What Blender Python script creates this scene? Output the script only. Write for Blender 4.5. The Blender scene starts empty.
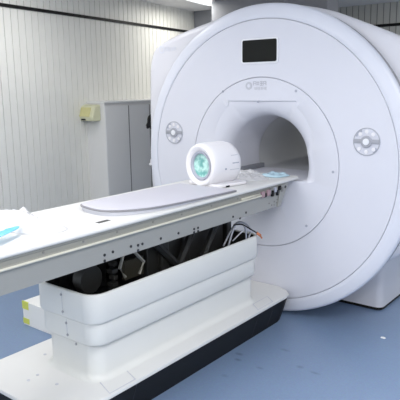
import bpy, bmesh, math, random
from mathutils import Vector, Matrix, noise
random.seed(4)
S = bpy.context.scene
C = S.collection
PI = math.pi

# ------------------------------------------------------------------ camera
cd = bpy.data.cameras.new('camera'); cam = bpy.data.objects.new('camera', cd); C.objects.link(cam)
cd.sensor_width = 36.0; cd.lens = 580.72/400*36; cd.clip_start = .05
r_ = Vector((0.78312939, 0.62165645, -0.01586214)); u_ = Vector((-0.10751769, 0.16048035, 0.98116564)); f_ = Vector((-0.61249351, 0.76667419, -0.19251595))
M = Matrix((r_, u_, -f_)).transposed().to_4x4(); M.translation = (2.13809, -3.34514, 1.57602)
cam.matrix_world = M; S.camera = cam

# ------------------------------------------------------------------ world, light, exposure
w = bpy.data.worlds.new('world'); S.world = w; w.use_nodes = True
w.node_tree.nodes['Background'].inputs[0].default_value = (.8, .88, 1, 1)
w.node_tree.nodes['Background'].inputs[1].default_value = .15
S.view_settings.view_transform = 'Standard'; S.view_settings.look = 'None'
S.view_settings.exposure = 0.03; S.view_settings.gamma = 1.0
S.view_settings.use_curve_mapping = False
CEIL = 2.50
def area(name, x, y, sx, sy, power, col=(1, .99, .98)):
    l = bpy.data.lights.new(name, 'AREA'); l.shape = 'RECTANGLE'; l.size = sx; l.size_y = sy; l.energy = power; l.color = col
    o = bpy.data.objects.new(name, l); o.location = (x, y, CEIL-.04); C.objects.link(o); return o
area('lamp_or_fill', -.6, -1.9, 1.2, .6, 22)
area('lamp_or_fill', 1.9, -1.7, 1.2, .6, 36)
area('lamp_or_fill', .2, -4.2, 1.2, .6, 50)
area('lamp_or_fill', 2.6, -4.0, 1.2, .6, 60)
area('lamp_or_fill', -2.06, 1.93, .3, .5, 9, (1, .97, .9))
area('lamp_or_fill', -1.4, -.5, .6, .6, 9, (1, .98, .95))  # unseen fill light added to brighten the left wall
area('lamp_or_fill', 1.6, 2.2, 1.0, .6, 60, (1, .97, .92))  # extra fill with no fixture, added to lift the dark back wall

# ------------------------------------------------------------------ materials
def mat(name, col, rough=.5, metal=0, spec=.5, noise_amt=0.0, noise_scale=8, bump=0, coat=0):
    m = bpy.data.materials.new(name); m.use_nodes = True; nt = m.node_tree; b = nt.nodes['Principled BSDF']
    b.inputs['Base Color'].default_value = (*col, 1); b.inputs['Roughness'].default_value = rough
    b.inputs['Metallic'].default_value = metal; b.inputs['Specular IOR Level'].default_value = spec
    b.inputs['Coat Weight'].default_value = coat
    tc = nt.nodes.new('ShaderNodeTexCoord'); n = nt.nodes.new('ShaderNodeTexNoise'); n.inputs['Scale'].default_value = noise_scale
    n.inputs['Detail'].default_value = 5
    nt.links.new(tc.outputs['Object'], n.inputs['Vector'])
    mx = nt.nodes.new('ShaderNodeMix'); mx.data_type = 'RGBA'
    k = max(noise_amt, .01)
    mx.inputs[6].default_value = (*[c*(1-k) for c in col], 1); mx.inputs[7].default_value = (*[min(1, c*(1+k)) for c in col], 1)
    nt.links.new(n.outputs['Fac'], mx.inputs[0]); nt.links.new(mx.outputs[2], b.inputs['Base Color'])
    if bump:
        bp = nt.nodes.new('ShaderNodeBump'); bp.inputs['Strength'].default_value = bump; bp.inputs['Distance'].default_value = .01
        nt.links.new(n.outputs['Fac'], bp.inputs['Height']); nt.links.new(bp.outputs[0], b.inputs['Normal'])
    return m
GW = mat('scanner_white', (.72, .73, .80), .32, noise_amt=.01)
GWR = mat('scanner_rim_white', (.74, .76, .84), .3)
CAS = mat('casing_white', (.74, .74, .79), .35)
SEAM = mat('seam_grey', (.36, .365, .39), .6)
LOGO = mat('logo_grey', (.56, .57, .63), .5)
TUN = mat('tunnel_grey', (.62, .63, .65), .45)
BLK = mat('black_plastic', (.012, .012, .013), .5, spec=.2)
SCR = mat('dark_screen', (.012, .013, .012), .3, spec=.15)
FRAME = mat('screen_border', (.85, .86, .9), .3)
TW = mat('table_white', (.71, .71, .70), .35)
PED = mat('pedestal_white', (.74, .75, .73), .38)
BASEW = mat('base_white', (.74, .74, .73), .4, noise_amt=.02)
RAIL = mat('rail_aluminium', (.35, .355, .34), .4, metal=.15)
GROOVE = mat('groove_beige', (.29, .29, .26), .5)
LIP = mat('rail_lip_cream', (.68, .66, .56), .4)
BOLT = mat('dark_bolt', (.02, .02, .025), .4)
GBOLT = mat('grey_bolt', (.25, .25, .24), .4, metal=.5)
METAL = mat('mechanism_metal', (.30, .29, .25), .4, metal=.6)
DMETAL = mat('mechanism_dark', (.022, .022, .02), .5)
BELL = mat('bellows_black', (.016, .016, .015), .6, bump=.4, noise_scale=20)
PINK = mat('connector_pink', (.40, .27, .30), .5)
ORG = mat('cable_orange', (.65, .22, .10), .5)
PAD = mat('pad_vinyl', (.56, .555, .62), .5, noise_amt=.02)
PADE = mat('pad_edge', (.24, .24, .26), .5)
COIL = mat('coil_white', (.84, .83, .86), .35)
COILR = mat('coil_grey', (.42, .44, .52), .35)
TEAL = mat('coil_teal', (.34, .62, .57), .35, noise_amt=.5, noise_scale=28)
_mx = [n for n in TEAL.node_tree.nodes if n.type == 'MIX'][0]; _mx.inputs[6].default_value = (.16, .45, .42, 1); _mx.inputs[7].default_value = (.62, .90, .84, 1)
_rp = TEAL.node_tree.nodes.new('ShaderNodeMapRange'); _rp.inputs[1].default_value = .38; _rp.inputs[2].default_value = .6
_l = _mx.inputs[0].links[0].from_socket; TEAL.node_tree.links.new(_l, _rp.inputs[0]); TEAL.node_tree.links.new(_rp.outputs[0], _mx.inputs[0])
CHROME = mat('button_silver', (.42, .43, .48), .3, metal=.4)
PANEL = mat('button_panel', (.66, .67, .74), .35)
BOXC = mat('alarm_cream', (.66, .66, .46), .5)
BOXD = mat('alarm_lens', (.60, .57, .28), .4, noise_amt=.2)
CART = mat('carton_white', (.80, .80, .78), .7)
TAPE = mat('tape_lime', (.62, .66, .12), .5)
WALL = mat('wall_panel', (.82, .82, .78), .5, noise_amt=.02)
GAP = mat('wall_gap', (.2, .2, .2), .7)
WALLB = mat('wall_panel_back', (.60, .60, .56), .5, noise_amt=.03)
PLAIN = mat('wall_plain', (.72, .72, .71), .6)
PART = mat('partition_grey', (.72, .73, .73), .5)
COLM = mat('shaft_grey', (.25, .26, .29), .6)
CEILM = mat('ceiling_grey', (.78, .78, .79), .7)
CYAN = mat('cyan_film', (.12, .52, .85), .3)
PAPER = mat('paper_white', (.9, .9, .9), .6)

def plastic_film(name, col, op):
    m = bpy.data.materials.new(name); m.use_nodes = True; nt = m.node_tree
    b = nt.nodes['Principled BSDF']; b.inputs['Base Color'].default_value = (*col, 1); b.inputs['Roughness'].default_value = .2
    t = nt.nodes.new('ShaderNodeBsdfTransparent'); mx = nt.nodes.new('ShaderNodeMixShader'); mx.inputs[0].default_value = op
    nt.links.new(t.outputs[0], mx.inputs[1]); nt.links.new(b.outputs[0], mx.inputs[2])
    nt.links.new(mx.outputs[0], nt.nodes['Material Output'].inputs[0]); return m
FILM = plastic_film('clear_plastic', (.9, .9, .92), .72)
FILMC = plastic_film('cyan_plastic', (.58, .80, .92), .8)

# floor with scuff marks of their own shape
def floor_mat():
    m = mat('floor_vinyl', (.19, .27, .415), .38, noise_amt=.05, noise_scale=3)
    nt = m.node_tree; b = nt.nodes['Principled BSDF']; src = b.inputs['Base Color'].links[0].from_socket
    tc = nt.nodes.new('ShaderNodeTexCoord')
    n2 = nt.nodes.new('ShaderNodeTexNoise'); n2.inputs['Scale'].default_value = 90; nt.links.new(tc.outputs['Object'], n2.inputs['Vector'])
    mm = nt.nodes.new('ShaderNodeMix'); mm.data_type = 'RGBA'; mm.blend_type = 'OVERLAY'; mm.inputs[0].default_value = .15
    nt.links.new(src, mm.inputs[6]); nt.links.new(n2.outputs['Color'], mm.inputs[7]); src = mm.outputs[2]
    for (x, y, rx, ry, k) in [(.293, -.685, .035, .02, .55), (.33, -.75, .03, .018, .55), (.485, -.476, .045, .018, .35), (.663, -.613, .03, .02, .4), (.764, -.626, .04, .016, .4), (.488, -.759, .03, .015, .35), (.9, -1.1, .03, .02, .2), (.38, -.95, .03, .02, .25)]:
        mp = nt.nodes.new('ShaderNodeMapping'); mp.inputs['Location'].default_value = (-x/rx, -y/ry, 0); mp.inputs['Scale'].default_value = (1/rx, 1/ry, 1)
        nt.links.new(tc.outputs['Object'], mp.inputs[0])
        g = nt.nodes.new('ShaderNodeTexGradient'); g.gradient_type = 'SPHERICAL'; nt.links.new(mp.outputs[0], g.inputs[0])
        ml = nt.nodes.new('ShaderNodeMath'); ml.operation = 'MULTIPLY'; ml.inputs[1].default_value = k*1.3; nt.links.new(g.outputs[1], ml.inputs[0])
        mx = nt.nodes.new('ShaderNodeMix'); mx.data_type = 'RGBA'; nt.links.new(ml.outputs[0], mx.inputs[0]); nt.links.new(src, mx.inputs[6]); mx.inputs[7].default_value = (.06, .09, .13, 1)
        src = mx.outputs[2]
    nt.links.new(src, b.inputs['Base Color']); return m
FLOOR = floor_mat()

# ------------------------------------------------------------------ helpers
def empty(name, loc, label, cat, group=None):
    o = bpy.data.objects.new(name, None); C.objects.link(o); o.location = loc; o.empty_display_size = .1
    o['label'] = label; o['category'] = cat
    if group: o['group'] = group
    return o
def tag(o, label, cat, group=None):
    o['label'] = label; o['category'] = cat
    if group: o['group'] = group
    return o
def link(name, bm, mats, parent=None, smooth=False, bevel=0, label=None, segs=2, auto=None, recalc=True):
    if recalc: bmesh.ops.recalc_face_normals(bm, faces=bm.faces)
    me = bpy.data.meshes.new(name); bm.to_mesh(me); bm.free()
    for m in (mats if isinstance(mats, (list, tuple)) else [mats]): me.materials.append(m)
    o = bpy.data.objects.new(name, me); C.objects.link(o)
    if parent:
        o.parent = parent; p = parent; off = Vector(p.location)
        while p.parent: p = p.parent; off += Vector(p.location)
        o.location = -off      # geometry is written in world coordinates
    if smooth or bevel:
        for p in me.polygons: p.use_smooth = True
        if auto is not None or bevel:
            me.set_sharp_from_angle(angle=math.radians(auto or 35))
    if bevel:
        b = o.modifiers.new('bevel', 'BEVEL'); b.width = bevel; b.segments = segs; b.limit_method = 'ANGLE'; b.angle_limit = math.radians(30); b.harden_normals = True
    if label: o['label'] = label
    return o
def struct(o): o['kind'] = 'structure'; return o
def box(bm, x0, x1, y0, y1, z0, z1, mi=0, mtx=None):
    r = bmesh.ops.create_cube(bm, size=1)
    for v in r['verts']:
        v.co = Vector((x0+(v.co.x+.5)*(x1-x0), y0+(v.co.y+.5)*(y1-y0), z0+(v.co.z+.5)*(z1-z0)))
        if mtx: v.co = mtx @ v.co
    for f in {f for v in r['verts'] for f in v.link_faces}: f.material_index = mi
    return bm
def B(*a, **k): return box(bmesh.new(), *a, **k)
def loft(bm, rings, close_ring=True, cap0=False, cap1=False, closed=False, mi=0):
    vs = [[bm.verts.new(p) for p in r] for r in rings]; n = len(vs[0])
    m = len(vs)
    for i in range(m if closed else m-1):
        a, b = vs[i], vs[(i+1) % m]
        for j in range(n if close_ring else n-1):
            k = (j+1) % n
            f = bm.faces.new((a[j], a[k], b[k], b[j])); f.material_index = mi
    if cap0: bm.faces.new(vs[0]).material_index = mi
    if cap1: bm.faces.new(vs[-1]).material_index = mi
    return vs
def tube(bm, pts, r, n=8, mi=0):
    pts = [Vector(p) for p in pts]; rings = []
    up = Vector((0, 0, 1))
    for i, p in enumerate(pts):
        t = (pts[min(i+1, len(pts)-1)]-pts[max(i-1, 0)]).normalized()
        a = t.cross(up)
        if a.length < 1e-3: a = t.cross(Vector((1, 0, 0)))
        a.normalize(); b = t.cross(a)
        rings.append([p+r*(math.cos(2*PI*k/n)*a+math.sin(2*PI*k/n)*b) for k in range(n)])
    loft(bm, rings, cap0=True, cap1=True, mi=mi); return bm
def spline(pts, n=8):
    pts = [Vector(p) for p in pts]; P = [pts[0]]+pts+[pts[-1]]; out = []
    for i in range(1, len(P)-2):
        for k in range(n):
            t = k/n; a, b, c, d = P[i-1:i+3]
            out.append(.5*((2*b)+(c-a)*t+(2*a-5*b+4*c-d)*t*t+(3*b-a-3*c+d)*t**3))
    out.append(pts[-1]); return out
def disc(bm, c, axis, r, h, n=20, mi=0, rx=None):
    """short cylinder centred at c, thickness h along axis"""
    c = Vector(c); ax = {'x': Vector((1, 0, 0)), 'y': Vector((0, 1, 0)), 'z': Vector((0, 0, 1))}[axis]
    a = ax.orthogonal().normalized(); b = ax.cross(a)
    rings = [[c+ax*s*h/2+r*(math.cos(2*PI*k/n)*a+math.sin(2*PI*k/n)*b) for k in range(n)] for s in (-1, 1)]
    loft(bm, rings, cap0=True, cap1=True, mi=mi); return bm
def extrude_poly(bm, pts, axis, a, b, mi=0):
    """pts 2D polygon; axis 'y' -> (x,z), 'z' -> (x,y), 'x' -> (y,z)"""
    def P(p, t): return {'y': (p[0], t, p[1]), 'z': (p[0], p[1], t), 'x': (t, p[0], p[1])}[axis]
    loft(bm, [[P(p, a) for p in pts], [P(p, b) for p in pts]], cap0=True, cap1=True, mi=mi); return bm
def rrect(x0, x1, y0, y1, r, n=6):
    out = []
    for cx, cy, a0 in ((x1-r, y1-r, 0), (x0+r, y1-r, 90), (x0+r, y0+r, 180), (x1-r, y0+r, 270)):
        for k in range(n+1):
            a = math.radians(a0+90*k/n); out.append((cx+r*math.cos(a), cy+r*math.sin(a)))
    return out
def chaikin(pts, it=2):
    for _ in range(it):
        o = []
        for i in range(len(pts)):
            a, b = pts[i], pts[(i+1) % len(pts)]
            o.append((a[0]*.8+b[0]*.2, a[1]*.8+b[1]*.2)); o.append((a[0]*.2+b[0]*.8, a[1]*.2+b[1]*.8))
        pts = o
    return pts
def frame_line(bm, pts, axis, t, wd, h=.001, mi=0):
    """thin closed outline strip following a 2D polygon"""
    n = len(pts); c = (sum(p[0] for p in pts)/n, sum(p[1] for p in pts)/n)
    inner = []
    for p in pts:
        dx, dy = c[0]-p[0], c[1]-p[1]; L = math.hypot(dx, dy); inner.append((p[0]+dx/L*wd, p[1]+dy/L*wd))
    def P(p, s): return {'y': (p[0], t-s, p[1]), 'z': (p[0], p[1], t+s), 'x': (t+s, p[0], p[1])}[axis]
    loft(bm, [[P(p, 0) for p in pts], [P(p, h) for p in pts], [P(p, h) for p in inner], [P(p, 0) for p in inner]], closed=True, mi=mi)
    return bm

# ------------------------------------------------------------------ the room
XR, YF, YB = 3.7, -5.2, 3.6
bm = B(-5, XR+.2, YF-.2, YB+.2, -.1, 0); struct(link('floor', bm, FLOOR))
bm = B(-5, XR+.2, YF-.2, YB+.2, CEIL, CEIL+.1); struct(link('ceiling', bm, CEILM))
def slat_wall(name, P0, d, L, m, pitch=.078, gap=.010, depth=.008, h=CEIL, thick=.1):
    """P0 start (x,y), d unit direction, room side is to the right of d"""
    P0 = Vector((*P0, 0)); d = Vector((*d, 0)).normalized(); n = Vector((d.y, -d.x, 0))
    prof = []; s = 0
    while s < L:
        prof += [(s, 0), (s+pitch-gap, 0), (s+pitch-gap+.002, -depth), (s+pitch-.002, -depth)]; s += pitch
    bm = bmesh.new()
    lo = [bm.verts.new(P0+d*a+n*b) for a, b in prof]; hi = [bm.verts.new(P0+d*a+n*b+Vector((0, 0, h))) for a, b in prof]
    for i in range(len(prof)-1):
        f = bm.faces.new((lo[i], lo[i+1], hi[i+1], hi[i])); f.material_index = 1 if i % 4 == 2 else 0
    # solid backing
    q = [P0-n*thick, P0+d*s-n*thick]
    b0 = [bm.verts.new(q[0]), bm.verts.new(q[1]), bm.verts.new(q[1]+Vector((0, 0, h))), bm.verts.new(q[0]+Vector((0, 0, h)))]
    bm.faces.new(b0); bm.faces.new((lo[0], hi[0], b0[3], b0[0])); bm.faces.new((lo[-1], b0[1], b0[2], hi[-1]))
    return struct(link(name, bm, [m, GAP], recalc=False))
wd = Vector((-.16351, .98654)); wn = Vector((-.98654, -.16351))   # side wall direction; wn points out of the room
Pw = Vector((2.13809, -3.34514))+wn*3.7695                          # a point of the wall
start = Pw-wd*2.4
slat_wall('wall_left', start, wd, 9.3, WALL)
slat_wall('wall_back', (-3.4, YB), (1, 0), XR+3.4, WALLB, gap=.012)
struct(link('wall_right', B(XR, XR+.1, YF, YB+.1, 0, CEIL), PLAIN))
struct(link('wall_front', B(-2.6, XR+.1, YF-.1, YF, 0, CEIL), PLAIN))
# black picture-rail strips on both slatted walls
ZL = 2.244
rot = Matrix.Translation((start.x, start.y, 0)) @ Matrix.Rotation(math.atan2(wd.y, wd.x), 4, 'Z')
struct(link('trim_1', B(0, 9.3, -.014, 0, ZL-.013, ZL+.013, mtx=rot), BLK))
struct(link('trim_2', B(-3.3, XR, YB-.014, YB, ZL-.016, ZL+.016), BLK))
# square grey shaft behind the scanner, plain wall return in the corner
struct(link('wall_shaft', B(-1.89, -.50, 1.95, 2.2, 0, CEIL), COLM, bevel=.01))
struct(link('wall_corner', B(-2.66, -1.89, 2.6, YB, 0, CEIL), COLM))
# low partition beside the scanner
bm = B(-2.75, -2.06, .47, 2.3, 0, 1.43); box(bm, -2.06, -2.052, .475, 2.3, 0, 1.40, 1)
for k in range(5): box(bm, -2.052, -2.048, .78+.3*k, .788+.3*k, 0, 1.40, 2)
struct(link('wall_partition', bm, [PLAIN, PART, GAP]))
struct(link('trim_3', B(-2.76, -2.04, .465, 2.3, 1.43, 1.445), PART))
# ceiling lamp in view
cl = empty('ceiling_light', (-2.06, 1.93, CEIL), 'recessed white ceiling light panel glowing above the back left corner', 'ceiling light')
E_ = bpy.data.materials.new('lamp_diffuser'); E_.use_nodes = True; eb = E_.node_tree.nodes['Principled BSDF']
eb.inputs['Emission Color'].default_value = (1, .99, .96, 1); eb.inputs['Emission Strength'].default_value = 2.2
def lamp_q(d):
    A, Bq, pp = Vector((-2.02, 1.75)), Vector((-2.11, 2.21)), Vector((.9865, .1635)); dd = (Bq-A).normalized()
    return [tuple(v) for v in (A-dd*(d+.25)-pp*d, Bq+dd*d-pp*d, Bq+dd*d+pp*(.2+d), A-dd*(d+.25)+pp*(.2+d))]
bm = bmesh.new(); extrude_poly(bm, lamp_q(0), 'z', CEIL-.012, CEIL-.001); link('diffuser', bm, E_, cl)
bm = bmesh.new(); frame_line(bm, lamp_q(.02), 'z', CEIL-.02, .025, .0195); link('light_frame', bm, FRAME, cl)

# ------------------------------------------------------------------ the scanner
ZC = 1.05
sc = empty('mri_scanner', (0, .9, 0), 'large white round-faced MRI scanner with open bore at the end of the patient table', 'mri scanner')
N = 144
def circ(r, y, zmin=0.004): return [(r*math.sin(2*PI*k/N), y, max(zmin, ZC+r*math.cos(2*PI*k/N))) for k in range(N)]
# rim band
bm = bmesh.new()
prof = [(.9545, .02), (.9545, .002), (.9565, .0005), (.985, .003), (1.02, .009), (1.038, .015), (1.046, .022), (1.05, .032), (1.05, .040), (1.03, .042)]
loft(bm, [circ(r, y) for r, y in prof])
link('rim_band', bm, GWR, sc, smooth=True, auto=50, recalc=True)
bm = bmesh.new(); loft(bm, [circ(r, y) for r, y in ((1.02, .040), (1.044, .041), (1.044, .099), (1.02, .099))]); link('rim_seam', bm, SEAM, sc, smooth=True, auto=40)
# front cover
bm = bmesh.new()
prof = [(.580, .02), (.580, .003), (.582, .0), (.948, .0), (.9515, .003), (.9515, .02)]
loft(bm, [circ(r, y) for r, y in prof])
link('front_cover', bm, GW, sc, smooth=True, auto=30)
bm = bmesh.new(); loft(bm, [circ(.93, .016), circ(.97, .016)]); loft(bm, [circ(.56, .012), circ(.60, .012)])
link('seam_gap', bm, LOGO, sc)
# bore cover with bell-mouth
bm = bmesh.new()
def R0(t):
    a = abs((t+PI) % (2*PI)-PI); zt = .42; 
    rr = .40+.085*max(0, 1-(a/1.3)**2)**.6 if a < 1.3 else .40+.06*((a-1.3)/(PI-1.3))
    r = rr
    c = math.cos(a)
    if c > 0: r = min(rr+.03*(a < .6), zt/c)
    if c < 0: r = min(r, .10/(-c))
    return r
def Rb(t, R=.322):
    c = math.cos(t); return min(R, .10/(-c)) if c < -1e-6 else R
rings = []
ang = [2*PI*k/N for k in range(N)]
P = lambda r, t, y: (r*math.sin(t), y, ZC+r*math.cos(t))
rings.append([P(.576, t, .02) for t in ang]); rings.append([P(.576, t, .003) for t in ang]); rings.append([P(.574, t, 0) for t in ang])
rings.append([P(R0(t)+.004, t, 0) for t in ang])
def step(t):
    a = abs((t+PI) % (2*PI)-PI); return .014*max(0, 1-(a/.62)**2)**.5 if a < .62 else 0
rings.append([P(R0(t), t, .003+step(t)*.3) for t in ang])
DB = .13
for k in range(0, 11):
    a = k/10*PI/2
    rings.append([P(Rb(t)+(R0(t)-Rb(t))*(1-math.sin(a)) - (.003 if k == 0 else 0), t, .004+step(t)+(DB-step(t))*(1-math.cos(a))) for t in ang])
for y in (.2, .3, .40, .48): rings.append([P(Rb(t), t, y) for t in ang])
loft(bm, rings); bc = link('bore_cover', bm, GW, sc, smooth=True, auto=40, label='white flared collar around the bore opening')
# tunnel
bm = bmesh.new()
loft(bm, [[P(Rb(t), t, y) for t in ang] for y in (.485, .8, 1.2, 1.6)]+[[P(Rb(t, .40)+.03, t, 1.72) for t in ang]])
link('bore_tunnel', bm, TUN, sc, smooth=True, label='grey inner tunnel of the bore')
bm = B(-.298, -.268, .16, .48, .951, .985); link('bore_track', bm, COLM, sc, bevel=.003)
# casing
half = [(0, 2.125), (.42, 2.05), (.78, 1.972), (.96, 1.915), (1.065, 1.865), (1.115, 1.73), (1.13, 1.1), (1.135, .70), (.80, .42), (.50, .22), (.2, .15)]
right = [(0, 2.125), (.42, 2.035), (.62, 1.955), (.87, 1.85), (1.05, 1.76), (1.145, 1.58), (1.16, 1.1), (1.16, .70), (.80, .42), (.50, .22), (.2, .15)]
poly = right+[(-x, z) for x, z in reversed(half[1:])]
poly = chaikin(poly, 3)
def Rpoly(t):
    d = Vector((math.sin(t), math.cos(t))); best = 1
    for i in range(len(poly)):
        a = Vector(poly[i])-Vector((0, ZC)); b = Vector(poly[(i+1) % len(poly)])-Vector((0, ZC)); e = b-a
        den = d.x*e.y-d.y*e.x
        if abs(den) < 1e-12: continue
        s = (a.x*e.y-a.y*e.x)/den; q = (a.x*d.y-a.y*d.x)/den
        if s > 0 and -1e-6 <= q <= 1+1e-6: best = s
    return best
angc = [2*PI*(k+.5)/240 for k in range(240)]
RP = [Rpoly(t) for t in angc]
rings = [[P(.80, t, .097) for t in angc]]
for dr, y in ((.055, .097), (.03, .100), (.012, .108), (.003, .120), (0, .135), (.035, .45), (.075, .8), (.13, 1.25), (.19, 1.6), (.23, 1.68), (.28, 1.72)):
    rings.append([P(R-dr, t, y) for R, t in zip(RP, angc)])
rings.append([P(.45, t, 1.72) for t in angc])
bm = bmesh.new(); loft(bm, rings); link('casing', bm, CAS, sc, smooth=True, auto=50, label='white wide housing behind the round front')
# feet
for s in (-1, 1):
    bm = bmesh.new()
    pts = rrect(.10, .72, .45, 1.6, .05) if s > 0 else rrect(-.72, -.10, .45, 1.6, .05)
    loft(bm, [[(x, y, z) for x, y in pts] for z in (.022, .75)], cap0=True, cap1=True)
    ft = link('foot', bm, CAS, sc, smooth=True, auto=40)
    bm = bmesh.new(); q = [((x-s*.41)*.985+s*.41, (y-1.02)*.99+1.02) for x, y in pts]
    loft(bm, [[(x, y, z) for x, y in q] for z in (0, .024)], cap0=True, cap1=True); link('foot_plinth', bm, BLK, ft)
# display
bm = bmesh.new(); extrude_poly(bm, rrect(-.153, .135, 1.716, 1.881, .018), 'y', -.006, .002); fr = link('display_frame', bm, FRAME, sc, bevel=.002, label='white border of the display')
bm = bmesh.new(); extrude_poly(bm, rrect(-.142, .124, 1.727, 1.870, .012), 'y', -.0085, -.005); link('display_screen', bm, SCR, sc, label='black rectangular display screen')
# control panels
for cx in (-.772, .752):
    bm = bmesh.new(); disc(bm, (cx, 0, 1.233), 'y', .086, .008, 40); cp = link('control_panel', bm, PANEL, sc, bevel=.002, label='round grey and silver button panel')
    bm = bmesh.new()
    pts = [(cx+.084*math.cos(a), 1.233+.084*math.sin(a)) for a in [2*PI*k/40 for k in range(40)]]
    frame_line(bm, pts, 'y', -.004, .005, .002); link('panel_ring', bm, CHROME, cp)
    link('button_bar', B(cx-.080, cx-.03, -.010, -.003, 1.222, 1.248), CHROME, cp, bevel=.003)
    link('button_bar', B(cx+.03, cx+.080, -.010, -.003, 1.222, 1.248), CHROME, cp, bevel=.003)
    bm = bmesh.new(); disc(bm, (cx, -.008, 1.233), 'y', .036, .012, 28); link('knob_ring', bm, CHROME, cp, bevel=.003)
    bm = bmesh.new(); disc(bm, (cx, -.014, 1.233), 'y', .020, .008, 24); link('knob', bm, FRAME, cp, bevel=.002)
    for (dx, dz) in ((-.045, -.045), (0, -.06), (.045, -.045), (-.04, .045), (.0, .06), (.04, .045)):
        bm = bmesh.new(); disc(bm, (cx+dx, -.005, 1.233+dz), 'y', .012, .006, 16); link('button', bm, COIL, cp, bevel=.001)
    for a0, a1, m_ in ((115, 160, 0), (305, 335, 0)):
        bm = bmesh.new()
        o_ = [(cx+.078*math.cos(math.radians(a)), 1.233+.078*math.sin(math.radians(a))) for a in range(a0, a1, 5)]
        i_ = [(cx+.066*math.cos(math.radians(a)), 1.233+.066*math.sin(math.radians(a))) for a in range(a0, a1, 5)]
        loft(bm, [[(x, -.0045, z) for x, z in o_], [(x, -.0065, z) for x, z in o_], [(x, -.0065, z) for x, z in i_], [(x, -.0045, z) for x, z in i_]], close_ring=False, closed=True)
        link('dark_mark', bm, COILR, cp)
# emblem and faint lettering on bore cover
bm = bmesh.new(); disc(bm, (-.095, -.0005, 1.572), 'y', .026, .002, 24)
disc(bm, (-.095, -.001, 1.572), 'y', .012, .003, 16, mi=1); link('emblem', bm, [LOGO, GW], sc)
def strokes(bm, x, z, h, glyphs, y, wd):
    for g in glyphs:
        for (a, b, c, d) in g:
            x0, z0, x1, z1 = x+a*h*.8, z+b*h, x+c*h*.8, z+d*h
            dv = Vector((x1-x0, 0, z1-z0)); L = dv.length; nrm = Vector((dv.z, 0, -dv.x))/L*wd/2
            q = [Vector((x0, y, z0))+nrm, Vector((x1, y, z1))+nrm, Vector((x1, y, z1))-nrm, Vector((x0, y, z0))-nrm]
            vs = [bm.verts.new(p) for p in q]+[bm.verts.new(p+Vector((0, .002, 0))) for p in q]
            bm.faces.new(vs[:4]); bm.faces.new(vs[4:][::-1])
            for i in range(4): bm.faces.new((vs[i], vs[(i+1) % 4], vs[4+(i+1) % 4], vs[4+i]))
        x += h*1.0
H1 = [(0, 0, 0, 1), (0, 1, 1, 1), (1, 1, 1, 0), (0, .5, 1, .5)]
H2 = [(.5, 0, .5, 1), (0, .8, 1, .8), (0, .3, 1, .3)]
H3 = [(0, 1, 1, 1), (.5, 1, .5, 0), (0, 0, 1, 0), (1, .5, 0, .5)]
bm = bmesh.new(); strokes(bm, -.058, 1.574, .026, [H1, H2, H3, H1], -.001, .006)
strokes(bm, -.052, 1.545, .017, [H2, H1, H3, H2, H1, H3], -.001, .003); link('lettering', bm, LOGO, sc, label='small faint grey characters')
# casing emblem
bm = bmesh.new(); disc(bm, (-.965, .0965, 1.855), 'y', .028, .002, 24); disc(bm, (-.965, .096, 1.855), 'y', .018, .003, 18, mi=1); link('emblem', bm, [GWR, CAS], sc)
bm = bmesh.new(); strokes(bm, -.925, 1.842, .026, [H1, H3, H2, H1], .0955, .005); link('lettering', bm, GWR, sc)
# cover screws
def screw(c, axis, r, parent, m=BOLT, name='screw', h=.004):
    bm = bmesh.new(); disc(bm, c, axis, r, h, 12); return link(name, bm, m, parent)
for x, z in ((-.312, 1.536), (.267, 1.535), (.539, 1.033), (-.02, 1.466), (.36, .66), (-.539, 1.033), (-.22, .57)): screw((x, -.001, z), 'y', .0085, sc, COILR)
bm = bmesh.new(); disc(bm, (-.305, .20, 1.17), 'x', .007, .01, 12); link('screw', bm, COILR, sc)
# black strap and white bracket on the left edge of the casing
bm = bmesh.new(); tube(bm, spline([(-1.155, .20, 1.33), (-1.195, .19, 1.335), (-1.21, .19, 1.29), (-1.20, .20, 1.25), (-1.155, .21, 1.245)]), .018)
tube(bm, spline([(-1.205, .19, 1.30), (-1.235, .19, 1.26), (-1.225, .19, 1.24)]), .012); link('strap_handle', bm, BLK, sc, smooth=True, label='small black strap at the left edge')
bm = B(-1.19, -1.15, .16, .24, .94, .985); box(bm, -1.215, -1.18, .17, .23, .93, .95); link('bracket', bm, COIL, sc, bevel=.006)

# ------------------------------------------------------------------ the patient table
tb = empty('patient_table', (0, -1.1, 0), 'white motorised patient table docked to the scanner, side covers off the lift', 'patient table')
# base
def base_pts(d=0.0, e=0.0):
    x0, x1, y0, y1 = -.435+d, .295-d-e, -1.99+d, .0-d; c = .05; k = .06
    return [(x1-.13, y1), (x1-.05, y1-.04), (x1-.012, y1-.08), (x1, y1-.13), (x1, y0+.26), (x1-.02, y0+.10), (x1-k, y0+.03), (x1-2*k, y0), (x0+k, y0), (x0+.02, y0+.02), (x0, y0+k), (x0, y1-c), (x0+c, y1)]
bm = bmesh.new(); loft(bm, [[(x, y, z) for x, y in base_pts(.005, e)] for z, e in ((0, .062), (.183, .0))], cap0=True, cap1=True)
sk = link('base_skirt', bm, BLK, tb, label='black skirt around the foot of the table')
bm = bmesh.new(); rr = [base_pts(.002), base_pts(0), base_pts(.004), base_pts(.016)]
loft(bm, [[(x, y, z) for x, y in p] for p, z in zip(rr, (.182, .192, .200, .203))], cap0=True, cap1=True)
link('base_cover', bm, BASEW, tb, smooth=True, auto=40, label='flat white top cover of the table foot')
def hatch(y0, y1, x0, x1, sh, sk_=True):
    bm = bmesh.new(); frame_line(bm, [(x0, y0), (x1, y0-sh), (x1, y1-sh), (x0, y1)], 'z', .2025, .006, .0015); link('hatch_seam', bm, LOGO, tb)
hatch(-1.66, -1.49, .15, .285, .05); hatch(-.40, -.22, .20, .280, .06)
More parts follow.
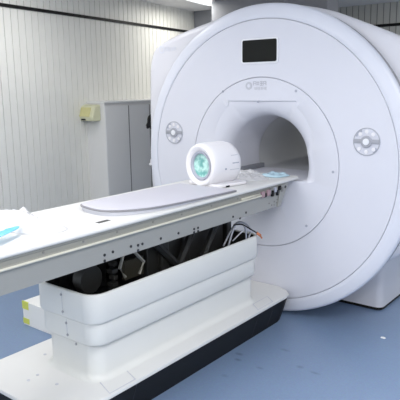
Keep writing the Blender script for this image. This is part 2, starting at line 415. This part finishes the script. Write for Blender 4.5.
for y in (-1.71, -1.54, -.46, -.28):
    bm = bmesh.new(); loft(bm, [[(.2285+.0015, y, .004), (.2285+.0015, y+.003, .004), (.2905, y+.003, .180), (.2905, y, .180)], [(.225, y, .004), (.225, y+.003, .004), (.285, y+.003, .18), (.285, y, .18)]], cap0=True, cap1=True)
    link('skirt_seam', bm, mat('seam_black', (.03, .03, .035), .5), sk)
# pedestal shrouds
def shroud(name, x0, x1, y0, y1, z0, z1, r, hollow=True, flare=0):
    bm = bmesh.new(); rings = []
    o = lambda d, z: [(x, y, z) for x, y in rrect(x0-d, x1+d, y0-d, y1+d, r+max(d, -r*.8), 8)]
    if flare:
        for k in range(6):
            a = k/5*PI/2; rings.append(o(flare*(1-math.sin(a)), z0+flare*(1-math.cos(a))*1.0))
    else: rings += [o(-.012, z0), o(-.004, z0+.004), o(0, z0+.014)]
    rings += [o(0, z1-.008), o(-.003, z1-.002), o(-.007, z1), o(-.014, z1)]
    if hollow: rings += [o(-.016, z1-.004), o(-.016, z0+.01)]
    loft(bm, rings, cap0=False, cap1=not hollow); return link(name, bm, PED, tb, smooth=True, auto=50)
us = shroud('upper_shroud', -.250, .205, -1.712, -.295, .498, .645, .085)
ms = shroud('middle_shroud', -.235, .192, -1.70, -.308, .384, .503, .08)
ls = shroud('lower_shroud', -.212, .168, -1.68, -.32, .202, .389, .075, flare=.035)
bm = bmesh.new(); loft(bm, [[(x, y, z) for x, y in rrect(-.233, .188, -1.695, -.312, .07)] for z in (.637, .50)], cap1=True)
link('shroud_lining', bm, BELL, us, smooth=True, auto=40, label='black inside of the open upper shroud')
for par, yy, pts in ((us, -1.7135, [(-.02, .615), (-.015, .53)]), (ms, -1.7015, [(-.01, .47), (-.005, .41)]), (ls, -1.6815, [(.03, .365)])):
    for x, z in pts: screw((x, yy, z), 'y', .0065, par, SEAM)
link('panel_seam', B(-.0185, -.0165, -1.7132, -1.71, .515, .63), LOGO, us)
link('panel_seam', B(-.0085, -.0065, -1.7012, -1.698, .40, .49), LOGO, ms)
for x, y in ((-.285, -1.64), (-.12, -1.86), (.02, -1.80), (-.13, -1.80)): screw((x, y, .2035), 'z', .008, tb, LOGO)
# lift mechanism
bm = bmesh.new(); n = 14      # bellows wall along the far side
ys = [-1.66+(1.66-.46)*k/ (n*2) for k in range(n*2+1)]
pr = [(-.21+(.018 if k % 2 else 0), y) for k, y in enumerate(ys)]
loft(bm, [[(x, y, z) for x, y in pr] for z in (.50, .812)], close_ring=False); link('bellows', bm, BELL, tb, label='black pleated bellows inside the lift')
bm = B(-.14, .06, -1.20, -.52, .52, .80); box(bm, .06, .09, -1.12, -1.06, .52, .80); box(bm, .06, .09, -.93, -.88, .52, .80); box(bm, -.1, .08, -.50, -.455, .52, .79)
link('lift_frame', bm, DMETAL, tb, bevel=.006)
bm = bmesh.new()
for a, b in (((.10, -1.21, .79), (.10, -.95, .55)), ((.10, -.85, .80), (.10, -1.02, .56)), ((.10, -.62, .80), (.10, -.80, .56))): tube(bm, [a, b], .022, 6)
link('scissor_arm', bm, BELL, tb)
bm = bmesh.new()
tube(bm, [(.10, -1.395, .80), (.11, -1.45, .70), (.11, -1.415, .645)], .009, 6); tube(bm, [(.12, -1.38, .79), (.13, -1.30, .70), (.13, -1.335, .645)], .009, 6)
link('lift_link', bm, METAL, tb, label='bare metal linkage')
bm = bmesh.new(); disc(bm, (.02, -1.58, .665), 'x', .07, .06, 24); link('drive_wheel', bm, DMETAL, tb, bevel=.005)
bm = bmesh.new()
for k in range(7): box(bm, .05, .09, -1.47-.012*(k % 2), -1.445, .57+.035*k, .59+.035*k)
link('drag_chain', bm, DMETAL, tb)
bm = B(.03, .05, -1.36, -1.22, .60, .70); link('bracket', bm, mat('bracket_brown', (.05, .045, .03), .5), tb)
# cables
for pts, m_, r in (([(.15, -.60, .60), (.17, -.54, .75), (.19, -.47, .72), (.18, -.44, .58)], CHROME, .006), ([(.12, -.60, .62), (.15, -.50, .75), (.18, -.40, .70), (.17, -.43, .58)], CHROME, .006),
                   ([(.17, -.56, .75), (.19, -.50, .745), (.20, -.42, .70), (.208, -.36, .665)], BLK, .004), ([(.14, -.53, .64), (.18, -.46, .70), (.20, -.39, .675), (.205, -.36, .655)], LOGO, .004)):
    bm = bmesh.new(); tube(bm, spline(pts), r); link('cable', bm, m_, tb, smooth=True)
bm = bmesh.new(); tube(bm, [(.208, -.365, .667), (.216, -.335, .645)], .009); link('cable_plug', bm, ORG, tb, smooth=True, label='orange cable plug')
bm = bmesh.new(); tube(bm, [(.216, -.338, .645), (.219, -.322, .625)], .005); link('cable_plug', bm, ORG, tb)
# table top
Y0, Y1 = -2.95, .03
bm = bmesh.new()
pr = [(-.245, .960), (-.250, .966), (-.249, .976), (-.243, .982), (.262, .982), (.272, .979), (.278, .972), (.279, .966), (.274, .960)]
extrude_poly(bm, pr, 'y', Y0, Y1); link('tabletop', bm, TW, tb, smooth=True, auto=30, label='long flat white table top')
bm = B(-.225, .25, Y0+.02, -.20, .87, .9605); link('tabletop_core', bm, RAIL, tb)
for s in (-1, 1):
    def X(v): return v if s > 0 else .03-v
    bm = bmesh.new(); pr = [(X(.245), .960), (X(.270), .960), (X(.268), .950), (X(.263), .944), (X(.263), .926), (X(.267), .921), (X(.245), .921)]
    extrude_poly(bm, pr, 'y', Y0+.02, -.12); link('side_rail', bm, GROOVE, tb, label='beige channel rail under the table edge')
    bm = bmesh.new(); extrude_poly(bm, [(X(.245), .911), (X(.272), .911), (X(.275), .916), (X(.272), .921), (X(.245), .921)], 'y', Y0+.02, -.40); link('rail_lip', bm, LIP, tb, label='cream lip along the rail')
    bm = B(min(X(.245), X(.257)), max(X(.245), X(.257)), Y0+.02, -.17, .815, .912); sp = link('side_panel', bm, RAIL, tb, label='grey metal side panel drilled with small holes')
    if s > 0:
        H = [(-1.675, .848), (-1.676, .822), (-1.625, .851), (-1.511, .850), (-1.464, .845), (-1.435, .845), (-1.465, .820), (-1.305, .843), (-1.172, .842), (-1.045, .838), (-1.012, .838), (-1.046, .820), (-1.012, .820), (-.69, .838), (-.62, .815), (-.557, .838)]
        for y, z in H: screw((.2575, y, z), 'x', .0068, sp, BOLT, 'bolt_hole')
        for y, z in [(-.30, .85), (-.27, .835), (-.24, .852), (-.24, .83), (-.21, .84), (-.205, .86)]: screw((.2575, y, z), 'x', .005, sp, GBOLT, 'bolt_hole')
        for y in (-2.2, -1.999, -1.795, -1.598, -1.362, -1.15, -.9, -.65): screw((.2635, y, .938), 'x', .005, tb, GBOLT, 'bolt')
# connectors at the scanner end of the near rail
for (ya, yb_, za, zb, m_, xx) in ((-.41, -.375, .905, .94, PINK, .276), (-.37, -.35, .90, .925, BLK, .272), (-.345, -.315, .905, .942, PINK, .277), (-.31, -.295, .91, .945, GBOLT, .272), (-.29, -.27, .893, .93, BLK, .276),
                               (-.262, -.235, .915, .945, COILR, .275), (-.228, -.212, .89, .925, BLK, .274), (-.205, -.18, .92, .948, BLK, .274), (-.17, -.15, .905, .935, GBOLT, .272)):
    link('connector', B(.262, xx, ya, yb_, za, zb), m_, tb, bevel=.002, label='dull pink connector block' if m_ == PINK else None)
bm = bmesh.new(); extrude_poly(bm, [(-.21, .814), (-.175, .814), (-.075, .960), (-.17, .960)], 'x', .246, .266); ep = link('end_plate', bm, RAIL, tb)
screw((.267, -.12, .93), 'x', .009, ep, BOLT, 'bolt_hole')
bm = bmesh.new(); tube(bm, [(.268, -.62, .928), (.268, -.42, .928)], .006); link('guide_rod', bm, LIP, tb, smooth=True)
link('label_plate', B(.185, .21, -1.655, -1.585, .9815, .9830), DMETAL, tb)

# ------------------------------------------------------------------ pad board on the table
outline = [(-.160, -.67), (-.155, -.94), (-.120, -1.40), (-.112, -1.47), (-.095, -1.505), (-.05, -1.53), (.04, -1.55), (.12, -1.545), (.185, -1.49), (.235, -1.40), (.262, -1.27), (.270, -1.10), (.270, -.9), (.270, -.67)]
pts2 = [(p.x, p.y) for p in spline([(x, y, 0) for x, y in outline], 4)]
pb = empty('spine_coil_board', (0, -1.0, .982), 'long lavender-topped padded board with rounded end lying on the table top', 'coil board')
def bl(*lv):
    bm = bmesh.new(); rr = []
    for d, z in lv:
        k = 1-d/.21; ky = 1-d/.45
        rr.append([(.055+(x-.055)*k, -1.05+(y+1.05)*ky, z if z < .99 else z-.022*(y+1.5)) for x, y in pts2])
    vs = loft(bm, rr); bm.faces.new(vs[-1]); bm.faces.new(vs[0]); return bm
link('board', bl((.006, .9825), (.006, 1.003)), LOGO, pb, smooth=True, auto=40)
link('board_edge', bl((.004, 1.000), (0, 1.002), (0, 1.007), (.004, 1.009)), PADE, pb, smooth=True, auto=60, label='grey edge of the board')
link('pad', bl((.008, 1.008), (.007, 1.0105), (.012, 1.013), (.02, 1.014)), PAD, pb, smooth=True, auto=40, label='pale lavender vinyl pad')

# ------------------------------------------------------------------ head coil
hc = empty('head_coil', (0, -.52, .982), 'white drum-shaped head coil with a teal round opening on the table', 'head coil')
cz = 1.106; R = .134; yf, yb = -.650, -.40
def ring(r, y, zx=1.0, n=64, flat=True):
    out = []
    for k in range(n):
        a = 2*PI*k/n; z = cz+r*math.cos(a)
        out.append((r*math.sin(a), y, max(z, .9875) if flat else z))
    return out
bm = bmesh.new()
loft(bm, [ring(.083, yf+.05), ring(.086, yf+.020), ring(.096, yf+.012), ring(.110, yf+.003), ring(.118, yf), ring(.127, yf+.006), ring(R, yf+.022), ring(R+.002, yf+.05), ring(R+.002, -.47), ring(R, yb-.05), ring(.126, yb-.018), ring(.112, yb-.003), ring(.10, yb)], cap1=True)
cb = link('coil_body', bm, COIL, hc, smooth=True, auto=60)
bm = bmesh.new(); frl = [(.088, yf+.020), (.087, yf+.012), (.079, yf+.011), (.071, yf+.018), (.070, yf+.06)]
loft(bm, [ring(r, y, flat=False) for r, y in frl]); link('opening_ring', bm, COILR, hc, smooth=True, auto=50, label='grey ring around the opening')
bm = bmesh.new()
loft(bm, [ring(.0705, yf+.025, flat=False), ring(.069, yf+.032, flat=False), ring(.05, yf+.036, flat=False), ring(.01, yf+.038, flat=False)], cap1=True)
link('opening_lining', bm, TEAL, hc, smooth=True, label='teal lining seen inside the opening')
bm = bmesh.new(); extrude_poly(bm, rrect(-.13, .155, yf+.015, yb+.02, .03), 'z', .9825, 1.003); link('coil_foot', bm, COIL, hc, bevel=.008)
link('foot_gap', B(.156, .1575, -.575, -.545, .984, .994), BLK, hc)
bm = bmesh.new(); strokes(bm, 0, 0, .01, [], 0, .001)
# dark nameplate lines on the side facing the camera
for (y0, y1, ang_, wd_, m_) in ((-.50, -.445, 84, .003, COILR), (-.50, -.445, 64, .0016, LOGO), (-.52, -.44, 100, .0016, LOGO)):
    bm = bmesh.new(); a0 = math.radians(ang_)
    rr = []
    for da in (-wd_/R, wd_/R):
        a = a0+da; rr.append([((R+.0035)*math.sin(a), y, cz+(R+.0035)*math.cos(a)) for y in (y0, y1)])
        rr.append([((R+.0005)*math.sin(a), y, cz+(R+.0005)*math.cos(a)) for y in (y0, y1)])
    rr = [rr[1], rr[0], rr[2], rr[3]]
    loft(bm, rr, close_ring=False, closed=True); link('marking', bm, m_, hc)
bm = bmesh.new(); disc(bm, (R+.0025, -.555, 1.09), 'x', .006, .006, 12); link('screw', bm, COILR, hc)
hc.rotation_euler = (0, 0, math.radians(-10))

# ------------------------------------------------------------------ plastic bags on the table
def crumple(name, outl, z0, hgt, m, label, cat, seed, res=30, parent=None, hold=1.0):
    """crumpled film sheet over a closed 2D outline (polar grid)"""
    cx = sum(p[0] for p in outl)/len(outl); cy = sum(p[1] for p in outl)/len(outl)
    o3 = spline([(x, y, 0) for x, y in outl+[outl[0]]], 6)[:-1]; bm = bmesh.new(); rings = []
    for k in range(res+1):
        t = 1-k/res*.98; rr = []
        for p in o3:
            x = cx+(p.x-cx)*t; y = cy+(p.y-cy)*t
            nz = abs(noise.noise(Vector((x*14+seed, y*14, seed))))*1.3+.5*abs(noise.noise(Vector((x*34, y*34+seed, 2))))
            env = min(1, (1-t)*3.5)
            rr.append((x, y, z0+.002+hgt*env*nz*hold+hgt*.25*env))
        rings.append(rr)
    loft(bm, rings, cap1=True)
    bot = [[(x, y, z0+.0005) for x, y, _ in rings[0]]]
    loft(bm, [rings[0], bot[0]], cap1=True)
    bmesh.ops.remove_doubles(bm, verts=bm.verts, dist=1e-5)
    o = link(name, bm, m, parent, smooth=True)
    if label: tag(o, label, cat)
    return o
crumple('plastic_bag', [(-.25, -1.88), (-.22, -1.72), (-.10, -1.76), (.05, -1.80), (.17, -1.80), (.20, -1.88), (.10, -1.97), (-.02, -2.0), (-.10, -2.1), (-.2, -2.2), (-.25, -2.05)], .9825, .045, FILM, 'crumpled clear plastic bag on the near end of the table', 'plastic bag', 3)
crumple('plastic_film', [(.17, -2.13), (.13, -2.05), (.10, -1.995), (.065, -1.97), (.075, -2.02), (.09, -2.08), (.06, -2.2), (.12, -2.25)], 1.012, .006, CYAN, 'bright cyan film strip on the near end of the table', 'plastic film', 8, res=14)
crumple('plastic_bag', [(-.05, -.32), (.06, -.34), (.17, -.30), (.18, -.18), (.04, -.12), (.02, -.02), (-.22, .0), (-.24, -.14), (-.18, -.28)], .9825, .028, FILM, 'crumpled clear plastic bag on the table between head coil and bore', 'plastic bag', 11)
bm = bmesh.new()
pk = crumple('plastic_packet', [(.06, -.12), (.20, -.13), (.235, -.06), (.22, .01), (.08, .015)], .985, .018, FILMC, 'small pale blue plastic packet at the bore end of the table', 'packet', 21, res=14)
bm.free()

# ------------------------------------------------------------------ alarm box on the partition
ab = empty('alarm_box', (-2.23, .44, 1.26), 'small cream alarm box mounted at the top of the white partition edge', 'alarm box')
bm = bmesh.new()
extrude_poly(bm, [(.468, 1.262), (.468, 1.42), (.40, 1.405), (.365, 1.30), (.375, 1.262)], 'x', -2.355, -2.11); link('box_body', bm, BOXC, ab, bevel=.01)
bm = bmesh.new(); nrm = Vector((0, -.105, .035)).normalized()
q = [(-2.335, .3955, 1.39), (-2.16, .3955, 1.39), (-2.16, .3665, 1.305), (-2.335, .3665, 1.305)]
loft(bm, [[Vector(p) for p in q], [Vector(p)+Vector((0, -.006, .002)) for p in q]], cap0=True, cap1=True); link('lens', bm, BOXD, ab, label='yellowish translucent lens')
link('vent', B(-2.28, -2.22, .366, .372, 1.27, 1.285), BLK, ab)

# ------------------------------------------------------------------ carton on the floor
ct = empty('carton', (-.9, -1.1, 0), 'white carton with lime green corner tape on the floor behind the table', 'carton')
link('carton_box', B(-1.142, -.62, -1.187, -1.0, 0, .167), CART, ct, bevel=.003)
bm = bmesh.new()
link('tape', B(-1.144, -1.075, -1.1888, -1.18, .115, .1690), TAPE, ct, label='lime green tape')
link('tape', B(-1.144, -1.075, -1.1888, -1.18, .012, .05), TAPE, ct, label='lime green tape')
link('tape', B(-1.05, -.70, -1.10, -1.085, .166, .1686), TAPE, ct, label='lime green tape')
bm.free()
# scrap on the floor
bm = bmesh.new(); extrude_poly(bm, [(.880, .03), (.905, .028), (.909, .044), (.893, .052), (.878, .045)], 'z', 0, .003)
tag(link('paper_scrap', bm, PAPER), 'tiny white scrap of paper on the blue floor right of the scanner', 'paper scrap')
